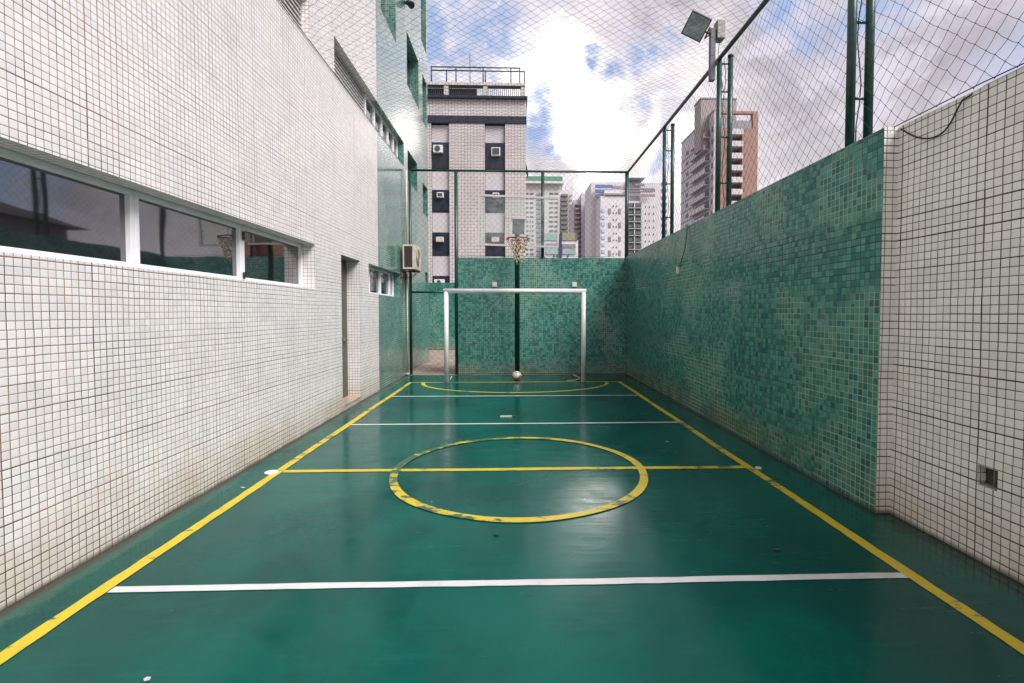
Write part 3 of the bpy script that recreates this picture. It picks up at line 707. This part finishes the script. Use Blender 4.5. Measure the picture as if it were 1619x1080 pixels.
pn = MB(); bar(pn, -bw + t3 + .001, bw - t3 - .001, -bh + t3 + .001, bh - t3 - .001, -.004, .004); pn.build('backboard', 'acrylic', hp)
tg = MB(); tw = .03; x0, x1, za_, zb_ = -.29, .29, -bh + t3 + .003, .085
bar(tg, x0, x1, zb_ - tw, zb_, -.012, -.005); bar(tg, x0, x0 + tw, za_, zb_ - tw, -.012, -.005); bar(tg, x1 - tw, x1, za_, zb_ - tw, -.012, -.005)
tg.build('target_square', 'board_frame', hp)
mp = MB(); bar(mp, -.13, .13, -.27, .05, .02, .05); mp.build('mount_plate', 'steel_grey', hp)
mf = MB(); bar(mf, -.17, -.132, -.29, .05, .022, .05); bar(mf, .132, .17, -.29, .05, .022, .05); bar(mf, -.17, .17, .0501, .09, .022, .05); mf.build('mount_frame', 'white_paint', hp)
rc = Vector((.075, 10.36, 3.09)); RR = .232
MB().tube([(rc.x + RR * math.cos(k * math.pi / 20), rc.y + RR * math.sin(k * math.pi / 20), rc.z) for k in range(40)], .013, 8, close=True).build('rim', 'rust', hp)
MB().box((rc.x - .06, rc.y + RR - .01, rc.z - .20), (rc.x + .06, YBD - .022, rc.z - .01)).tube([(rc.x - .15, rc.y + .17, rc.z - .01), (rc.x - .05, YBD - .03, rc.z - .17)], .012, 6).tube([(rc.x + .15, rc.y + .17, rc.z - .01), (rc.x + .05, YBD - .03, rc.z - .17)], .012, 6).build('rim_bracket', 'rust', hp)
nt_ = MB(); lv = 6
def np_(i, k):
    s = i / lv; r_ = RR * (1 - .52 * min(1, s * 1.5)) * (1 + .12 * math.sin(k * 2.3 + i)); a = 2 * math.pi * (k + .5 * (i % 2)) / 12
    return (rc.x + .01 * i * .4 + r_ * math.cos(a), rc.y + r_ * math.sin(a), rc.z - .46 * s + .015 * math.sin(k * 4.1 + i * 2))
for i in range(lv):
    for k in range(12):
        nt_.tube([np_(i, k), np_(i + 1, k if i % 2 == 0 else k + 1)], .0075, 5); nt_.tube([np_(i, k), np_(i + 1, k - 1 if i % 2 == 0 else k)], .0075, 5)
for k in range(0, 12, 2): nt_.tube([np_(lv, k), (np_(lv, k)[0] + .01, np_(lv, k)[1], np_(lv, k)[2] - .05 - .02 * (k % 3))], .007, 5)
nt_.build('hoop_net', 'rope', hp)

# ================================================================== small things on the floor
def plug(px, py, lab, r=.06):
    p = U(px, py, Z=0); tag(MB().disc((p.x, p.y, .001), r, .012, 20).build('floor_cap', 'white_paint'), lab, 'floor cap', 'post socket caps beside the midline')
plug(429, 748, 'round white cap on the floor at the left end of the yellow midline')
plug(1199, 741, 'round pale cap on the floor at the right end of the yellow midline', .03)
p = U(800, 659, Z=0)
dr = thing('broken_tile', (p.x, p.y, 0), 'thin pale strip with dark ends lying between the two farther white lines', 'debris')
MB().box((p.x - .085, p.y - .02, .002), (p.x + .09, p.y + .025, .014)).build('strip', 'plastic', dr); MB().box((p.x + .09, p.y - .02, .002), (p.x + .14, p.y + .03, .02)).build('dark_end', 'dark_mottle', dr)
scraps = [(384, 772, .014, 'small white paper scrap between the left yellow line and the wall'), (232, 1076, .012, 'tiny white scrap at the near edge of the court'), (1229, 870, .016, 'tiny brown leaf near the right yellow line'),
          (785, 846, .02, 'small dark leaf just below the yellow circle'), (1055, 699, .015, 'tiny white speck right of the yellow circle')]
for (px, py, r_, lab) in scraps:
    p = U(px, py, Z=0.003); mb = MB(); pl_ = []
    for k in range(7):
        a = 2 * math.pi * k / 7; rr = r_ * random.uniform(.6, 1.2); pl_.append((p.x + rr * 1.5 * math.cos(a), p.y + rr * .7 * math.sin(a), .004 + .008 * random.random()))
    n = len(mb.v); mb.v = pl_ + [(q[0], q[1], q[2] + .003) for q in pl_]; mb.f = [tuple(range(7))[::-1], tuple(range(7, 14))] + [(k, (k + 1) % 7, (k + 1) % 7 + 7, k + 7) for k in range(7)]
    tag(mb.build('leaf' if 'leaf' in lab else 'scrap', 'dark_mottle' if 'leaf' in lab else 'shutter'), lab, 'leaf' if 'leaf' in lab else 'scrap')

# ================================================================== FAR BUILDINGS
def facade_tile(name, c, g, pitch, gw):
    m, t, b = mat(name); pos, x, y, z, u, v, ax = uv_nodes(t)
    fu, fv = t.m('FRACT', t.m('DIVIDE', u, pitch)), t.m('FRACT', t.m('DIVIDE', v, pitch))
    j = t.m('MAXIMUM', t.m('LESS_THAN', fu, gw), t.m('LESS_THAN', fv, gw))
    n = t.noise(pos, .5, 5); k = t.ramp(n, .3, .7, .88, 1.06)
    c2 = t.mix(1.0, c, t.comb(k, k, k), 'MULTIPLY')
    t.set(b.inputs['Base Color'], t.mix(j, c2, g)); b.inputs['Roughness'].default_value = .5
    return m
M['far_tile'] = facade_tile('pink_grey_facade_tile', (0.58, 0.53, 0.52), (0.15, 0.12, 0.12), .2, .10)
YH = 32.0
nb = thing('apartment_block', (-3, YH, 0), 'pinkish tiled block with navy panels and a railed roof terrace beyond the passage', 'building')
def bx(mb, x0, x1, yt, yb, Y0, Y1, Y=YH):
    a, b_ = U(x0, yt, Y=Y), U(x1, yb, Y=Y); return mb.box((a.x, Y0, b_.z), (b_.x, Y1, a.z))
def Xp(x): return U(x, 300, Y=YH).x
def Zp(y): return U(750, y, Y=YH).z
mb = MB(); dpt = 9
cols = [(682, 710.5), (766.5, 798.5)]
xs = [640, 682, 710.5, 766.5, 798.5, 831.5]
for i in range(5):
    y0 = YH + (.35 if i in (1, 3) else 0)
    mb.box((Xp(xs[i]), y0, -.02), (Xp(xs[i + 1]), YH + dpt, Zp(195)))
mb.box((Xp(640), YH, Zp(183.5)), (Xp(832), YH + dpt, Zp(157)))
mb.build('wall', 'far_tile', nb)
MB().box((Xp(640), YH - .06, Zp(195)), (Xp(832.5), YH + dpt, Zp(183.5))).build('band', 'navy', nb)
MB().box((Xp(640), YH - .25, Zp(157)), (Xp(833.8), YH + dpt, Zp(153.5))).build('ledge', 'navy', nb)
tz0, tz1 = Zp(153.5), Zp(134.5)
t2 = MB()
for (a, b_) in ((702.5, 710), (764, 771), (824, 830.5)): t2.box((Xp(a), YH + .05, tz0), (Xp(b_), YH + .35, tz1))
t2.box((Xp(640), YH, tz1), (Xp(831), YH + .5, Zp(130)))
t2.build('terrace_frame', 'far_tile', nb)
MB().box((Xp(640), YH + .42, tz0), (Xp(754), YH + .48, tz1 - .05)).build('terrace_screen', 'navy', nb)
rl = MB(); x = 682
while x < 826:
    rl.box((Xp(x), YH + .12, tz0), (Xp(x) + .04, YH + .16, tz0 + .62)); x += 3.2
rl.box((Xp(680), YH + .11, tz0 + .62), (Xp(826), YH + .17, tz0 + .68)); rl.build('terrace_railing', 'dark_metal', nb)
rr_ = MB(); z0 = Zp(130)
for zz, xa_, xb_ in ((Zp(103), 681, 823), (Zp(108.5), 681, 830)): rr_.tube([(Xp(xa_), YH + .3, zz), (Xp(xb_), YH + .3, zz)], .04, 6)
for x, yt in ((706, 108), (721, 103), (764, 103), (767.5, 108), (808, 103), (822, 103), (829.5, 108), (682, 103)): rr_.tube([(Xp(x), YH + .3, z0), (Xp(x), YH + .3, Zp(yt))], .045, 6)
rr_.build('roof_railing', 'dark_metal', nb)
MB().tube([(Xp(739.5), YH + 2, z0), (Xp(739.5), YH + 2, Zp(57))], [.035, .02], 6).build('antenna', 'dark_metal', nb)
rows = [(197, 224, 265.5), (269, 299.5, 334), (336, 367, 403), (405, 436, 471), (473, 504, 540)]
for ci, (xa_, xb_) in enumerate(cols):
    for (s0, s1, s2) in rows:
        MB().box((Xp(xa_ + .6), YH + .20, Zp(s1)), (Xp(xb_ - .8), YH + .349, Zp(s0))).build('shutter', 'shutter', nb)
        MB().box((Xp(xa_ + .2), YH + .16, Zp(s2)), (Xp(xb_ - .3), YH + .349, Zp(s1 + .8))).build('window_panel', 'navy', nb)
# side awning seen edge-on at the right side
MB().quad((Xp(831.5), YH + 1, Zp(245)), (Xp(831.5), YH + 3, Zp(245)), (Xp(836), YH + 3, Zp(262)), (Xp(836), YH + 1, Zp(268))).build('awning', 'dark_metal', nb)
acs = [(693, 236.5, 7.5, 6, 'split condenser fixed under the top left shutter of the pinkish block', 1), (784, 240, 7, 6.5, 'framed window cooler under the top right shutter of the pinkish block', 0), (696, 309, 5.2, 4, 'small framed cooler in the second navy panel of the left column', 0),
       (784, 309, 5.2, 4, 'small framed cooler in the second navy panel above the clear backboard', 0), (695, 379, 6, 4, 'beige cooler box in the third navy panel of the left column', 2), (783, 379, 6, 4, 'beige cooler box seen through the lower left of the clear backboard', 2), (694, 446, 8, 4, 'pale cooler box in the lowest visible navy panel above the green wall', 1)]
for (px, py, hw, hh, lab, k) in acs:
    X0, X1, Z0, Z1 = Xp(px - hw), Xp(px + hw), Zp(py + hh), Zp(py - hh)
    e = thing('window_cooler' if k != 1 else 'condenser', (X0, YH, Z0), lab, 'air conditioner', 'coolers on the pinkish block')
    MB().box((X0, YH - .12, Z0), (X1, YH + .155, Z1)).build('casing', ['white_paint', 'white_paint', 'ac_white'][k], e, .02)
    if k == 0: MB().box((X0 + .06, YH - .13, Z0 + .06), (X1 - .06, YH - .121, Z1 - .06)).build('grille', 'far_glass', e)
    if k == 1: MB().tube([((X0 * .55 + X1 * .45), YH - .14, (Z0 + Z1) / 2), ((X0 * .55 + X1 * .45), YH - .121, (Z0 + Z1) / 2)], (Z1 - Z0) * .38, 16).build('fan_opening', 'far_glass', e)

# ---- distant towers
cm = {}
def cmat(name, c, rough=.6):
    if name not in cm: cm[name] = simple(name, c, rough, 0, .06, .3)
    return cm[name]
def tbox(mb, Y, x0, x1, yt, depth=15, ybot=None, dy=0):
    a, b_ = U(x0, yt, Y=Y), U(x1, yt, Y=Y); zb = -.02 if ybot is None else U(x0, ybot, Y=Y).z
    return mb.box((a.x, Y + dy, zb), (b_.x, Y + dy + depth, a.z))
def grid(parent, Y, xs, y0, dy, n, h, m, name='window', proud=.25, dz=.6):
    """copies of one window box, one object per window"""
    first = {}
    for (x0, x1) in xs:
        key = round(x1 - x0, 2)
        for k in range(n):
            a = U(x0, y0 + k * dy, Y=Y); b_ = U(x1, y0 + k * dy + h, Y=Y)
            if key not in first:
                o = MB().box((-(b_.x - a.x) / 2, -proud, -(a.z - b_.z) / 2), ((b_.x - a.x) / 2, dz, (a.z - b_.z) / 2)).build(name, m)
                first[key] = o
            else:
                o = first[key].copy(); COL.objects.link(o)
            o.location = Vector(((a.x + b_.x) / 2, Y, (a.z + b_.z) / 2)) - Vector(parent.location); o.parent = parent
def tower(name, Y, px, label):
    return thing(name, (U(px, 400, Y=Y).x, Y, 0), label, 'building')
white = cmat('cream_render', (0.60, 0.57, 0.56)); lav = cmat('lilac_render', (0.50, 0.46, 0.52)); dk = cmat('dark_grey_fittings', (0.13, 0.12, 0.13)); bluew = cmat('blue_glass', (0.12, 0.18, 0.36), .25)  # dk: plain dark grey for windows, balcony doors and antennas
teal = cmat('teal_roof', (0.10, 0.24, 0.18)); greyb = cmat('grey_band', (0.25, 0.23, 0.24)); gw_ = cmat('grey_window', (0.16, 0.15, 0.17), .3)
brown = cmat('brown_brick', (0.30, 0.165, 0.13)); purple = cmat('purple_column', (0.05, 0.03, 0.14)); pale = cmat('pale_glass', (0.30, 0.42, 0.40), .25); olive = cmat('olive_panel', (0.28, 0.27, 0.16))

Y1 = 300
t1 = tower('residential_tower', Y1, 860, 'cream residential tower with a green roof slab just right of the pinkish block')
mb = MB(); tbox(mb, Y1, 825, 885, 291, 18); tbox(mb, Y1, 884.5, 906.5, 299, 16, dy=1.5); tbox(mb, Y1, 906, 916, 313, 14, dy=4); mb.build('wall', white, t1)
mb = MB(); tbox(mb, Y1, 829, 889, 280, 20, 288, -2); mb.build('roof', teal, t1)
mb = MB(); tbox(mb, Y1, 828, 891, 288.2, 22, 291.5, -3); mb.build('cornice', white, t1)
grid(t1, Y1, [(838, 843.5), (868.5, 874.5), (876.5, 883)], 305, 7.35, 14, 2.6, gw_)
grid(t1, Y1, [(832, 835.5)], 305, 7.35, 14, 2.6, gw_)
grid(t1, Y1, [(849, 856)], 305, 7.35, 14, 4.3, cmat('blue_grey_balcony', (0.24, 0.27, 0.34)), 'balcony', .7)
grid(t1, Y1, [(887, 898)], 307, 7.35, 14, 3.6, cmat('dark_balcony', (0.17, 0.17, 0.16)), 'balcony', .7, 3)
grid(t1, Y1, [(901, 902), (903.5, 904.5)], 308, 7.35, 14, 1.4, gw_, 'window', .25, 3)
mb = MB()
for x in (888, 895, 905): tbox(mb, Y1, x, x + .5, 292, .5, 299, 3)
mb.build('antenna', dk, t1)
Y3 = 265
t3_ = tower('slab_tower', Y3, 925, 'narrow lilac tower in the gap between the cream and the white towers')
mb = MB(); tbox(mb, Y3, 919, 940, 306, 20); tbox(mb, Y3, 908, 919.2, 314, 22, dy=3); tbox(mb, Y3, 931, 950, 313, 10, dy=-8); tbox(mb, Y3, 934, 940, 303, 6, 310, 4); mb.build('wall', lav, t3_)
grid(t3_, Y3, [(917, 918.6)], 322, 7.3, 12, 3.2, dk, 'window', .3, 4); grid(t3_, Y3, [(909.5, 915.5)], 322, 7.3, 12, 2.2, cmat('rose_balcony', (0.28, 0.2, 0.21)), 'balcony', .5, 4)
grid(t3_, Y3 - 8, [(947, 949)], 332, 7.6, 11, 3.2, dk); mb = MB(); tbox(mb, Y3, 936, 947, 331, 2, 334, -9); mb.build('cornice', greyb, t3_)
Y2 = 150
t2_ = tower('commercial_building', Y2, 885, 'low building with a purple column and pale glass panels under the cream tower')
mb = MB(); tbox(mb, Y2, 860, 914, 380, 12); mb.build('wall', cmat('white_render', (0.68, 0.64, 0.66)), t2_)
def pan(x0, x1, yt, yb, m, name, pr=.3, parent=t2_, Y=Y2):
    mb = MB(); tbox(mb, Y, x0, x1, yt, 1.0, yb, -pr); return mb.build(name, m, parent)
pan(861, 881, 369, 380, pale, 'glass_panel'); pan(889, 909.5, 368.5, 380, olive, 'glass_panel'); pan(909.5, 913, 369, 380, dk, 'side_column', .35); pan(884, 888, 371, 412, purple, 'purple_column', .6)
pan(863, 881, 385, 391, greyb, 'window'); pan(889, 910, 386, 392, greyb, 'window'); pan(863, 882, 393.5, 402, pale, 'glass_panel'); pan(889, 910, 393.5, 402, pale, 'glass_panel')
for x in (875, 880, 897): pan(x, x + 2.2, 403, 406, dk, 'window')
Y4 = 205
t4 = tower('twin_block_tower', Y4, 1000, 'large white tower with stacked balconies and blue corner bands behind the fence corner')
mb = MB(); tbox(mb, Y4, 941.5, 1026, 275.5, 18, dy=12); tbox(mb, Y4, 949.5, 990, 310, 20); tbox(mb, Y4, 960, 993, 295, 12, 312, 6); tbox(mb, Y4, 1013, 1041, 322, 20); tbox(mb, Y4, 990, 1013, 316, 18, dy=2); tbox(mb, Y4, 1020, 1061, 281, 20, dy=8)
mb.build('wall', cmat('white_pink_render', (0.60, 0.57, 0.59)), t4)
mb = MB(); tbox(mb, Y4, 1000, 1026, 274.3, 22, 275.8, 6); tbox(mb, Y4, 957, 993, 306, 2, 309, -.5); mb.build('cornice', greyb, t4)
for k in range(3): pan(947, 976, 283 + k * 8, 287.5 + k * 8, bluew, 'blue_band', -9, t4, Y4)
for k, (a, b_, c_, d_) in enumerate(((976, 990, 284, 288), (993, 1040, 293, 295), (1008, 1024, 286, 289), (993, 1016, 301.5, 306), (1018, 1041, 303, 306), (993, 1038, 297.5, 299), (1022, 1041, 295, 298))):
    pan(a, b_, c_, d_, greyb, 'grey_band', -4.5 if k else -10, t4, Y4)
grid(t4, Y4, [(969.2, 970.6), (974, 975.4)], 325, 10.8, 9, 1.7, dk); grid(t4, Y4, [(962, 965.8), (978, 981.5)], 330, 22, 4, 8, greyb)
grid(t4, Y4, [(951, 956)], 330, 10.8, 8, 5.5, cmat('pale_blue_glass', (0.42, 0.48, 0.62), .3))
grid(t4, Y4, [(993.5, 1014)], 321, 10.9, 9, 6, cmat('balcony_shade', (0.12, 0.125, 0.12)), 'balcony', .2, 2.6); grid(t4, Y4, [(993.5, 1014.5)], 328.3, 10.9, 8, 1.8, cmat('balcony_glass', (0.32, 0.40, 0.38), .3), 'balcony_rail', .8, 2)
grid(t4, Y4, [(1002, 1003)], 320, 10.9, 9, 9, cmat('white_render', (.6, .6, .6)), 'balcony_fin', .9, 2)
grid(t4, Y4, [(1020, 1021.2), (1026, 1027.2), (1033, 1034.2)], 326, 10.9, 8, 2, dk); grid(t4, Y4 + 8, [(1046, 1054)], 288, 10.9, 12, 5, bluew)
mb = MB()
for x in (972, 975): tbox(mb, Y4, x, x + .35, 268, .3, 276, 13)
mb.build('antenna', dk, t4)

# brown corner tower on the right, seen on two sides
Y5 = 110.0
cn = U(1129, 185, Y=Y5); X5, X6 = cn.x, U(1199, 175, Y=Y5).x; Z5 = U(1199, 176, Y=Y5).z; Yf = X5 / (U(1077.5, 230, Y=100).x / 100)
def Z_(y): return U(1170, y, Y=Y5).z
def X_(x): return U(x, 300, Y=Y5).x
t5 = thing('brick_tower', (X5, Y5, 0), 'brown and lilac tower with balconies rising behind the side fence posts', 'building')
xb0, xb1 = X_(1151), X_(1172.5)
mb = MB(); ztop = Z_(203)
mb.box((X5 + .3, Y5, -.02), (xb0, Yf - .3, ztop)); mb.box((xb1, Y5, -.02), (X6, Yf, ztop)); mb.box((xb0, Y5 + 2, -.02), (xb1, Yf, Z_(190)))
mb.box((X6 - 1.2, Y5, ztop), (X6, Y5 + 1.2, Z5)); mb.box((X5, Y5, Z5 - .8), (X6, Y5 + 1.2, Z5)) if False else mb.box((X_(1130), Y5, Z5 - .55), (X6 - 1.2, Y5 + .8, Z5))
mb.build('brick_wall', brown, t5)
mb = MB(); mb.box((X5, Y5 - .1, -.02), (X5 + .3, Yf, Z5 - .1)); lw_ = mb.build('lilac_wall', lav, t5)
mb = MB().box((X_(1128), Y5 + 3, Z_(200)), (X_(1172), Y5 + 7, U(1150, 157, Y=Y5 + 3).z)); mb.box((42.6, Y5 + 3.002, Z_(230)), (X_(1128), Y5 + 7, U(1150, 158, Y=Y5 + 3).z)); mb.build('penthouse', cmat('taupe_render', (0.30, 0.25, 0.25)), t5)
MB().box((X_(1130), Y5 + .2, ztop), (X_(1188), Y5 + .5, Z_(190))).build('roof_parapet', greyb, t5)
pw = MB().box((X5 - .1, Y5 - .2, Z5 - .1), (X5 + .7, Yf, Z5 + .25)).box((42.5, Y5 + 2.9, U(1150, 157, Y=Y5 + 3).z), (X_(1172.5), Y5 + 7.1, U(1150, 157, Y=Y5 + 3).z + .3)); pw.build('coping', greyb, t5)
for k in range(9):
    zt_ = Z_(214 + 18.9 * k)
    bk_ = MB().box((xb0 + .05, Y5 - .7, zt_), (xb1 - .05, Y5 + 1.99, zt_ + .12)).box((xb0 + .05, Y5 - .7, zt_ + .12), (xb1 - .05, Y5 - .6, zt_ + 1.2)).build('balcony', cmat('balcony_white', (.55, .5, .5)), t5)
    MB().box((xb0 + .1, Y5 + 1.7, zt_ + .13), (xb1 - .1, Y5 + 1.98, zt_ + 2.3)).build('balcony_door', dk, bk_)
    MB().box((xb1 + .1, Y5 - .08, zt_ + .9), (xb1 + .7, Y5 + .05, zt_ + 1.5)).build('window', dk, t5)
Lf = Yf - Y5
for k in range(9):
    z0 = Z5 - 5.2 - 2.68 * k
    if z0 < 4: break
    ya_, yb_ = Y5 + 1.9, Y5 + Lf * .55
    sb = MB().box((X5 - 1.3, ya_, z0), (X5 - .002, yb_, z0 + .15)).box((X5 - 1.3, ya_, z0 + .15), (X5 - 1.2, yb_, z0 + 1.1)).build('balcony', lav if k % 3 else cmat('balcony_white', (.55, .5, .5)), t5)
    MB().box((X5 - .06, ya_ + .4, z0 + .2), (X5 - .003, yb_ - .4, z0 + 2.1)).build('balcony_door', dk, sb)
    MB().box((X5 - .08, Y5 + .35, z0 + .8), (X5 - .003, Y5 + 1.1, z0 + 1.9)).build('window', dk, t5)
    MB().box((X5 - .08, Y5 + Lf * .75, z0 + .8), (X5 - .003, Y5 + Lf * .82, z0 + 1.7)).build('window', dk, t5)
    MB().box((X5 - .12, yb_ + .1, z0 - .12), (X5 - .001, Yf, z0 + .05)).build('string_course', greyb, t5)

# neighbours over the right wall, which the long window mirrors
hb = thing('neighbour_house', (30, 26, 0), 'dark hip roofed neighbour house mirrored in the long white framed window', 'building')
MB().box((24, 20, -.02), (36, 34, 7.2)).build('wall', cmat('dim_render', (.14, .12, .11)), hb)
mb = MB(); a = [(23.2, 19.2, 7.2), (36.8, 19.2, 7.2), (36.8, 34.8, 7.2), (23.2, 34.8, 7.2)]; r1, r2 = (30, 25, 10), (30, 29, 10)
mb.quad(a[0], a[1], r1).quad(a[1], a[2], r2, r1).quad(a[2], a[3], r2).quad(a[3], a[0], r1, r2).quad(*a[::-1]); mb.build('roof', cmat('clay_tiles', (.05, .04, .04)), hb)
for y_ in (22, 25, 28, 31): MB().box((23.95, y_, 4.2), (23.999, y_ + 1.2, 5.6)).build('window', 'far_glass', hb)
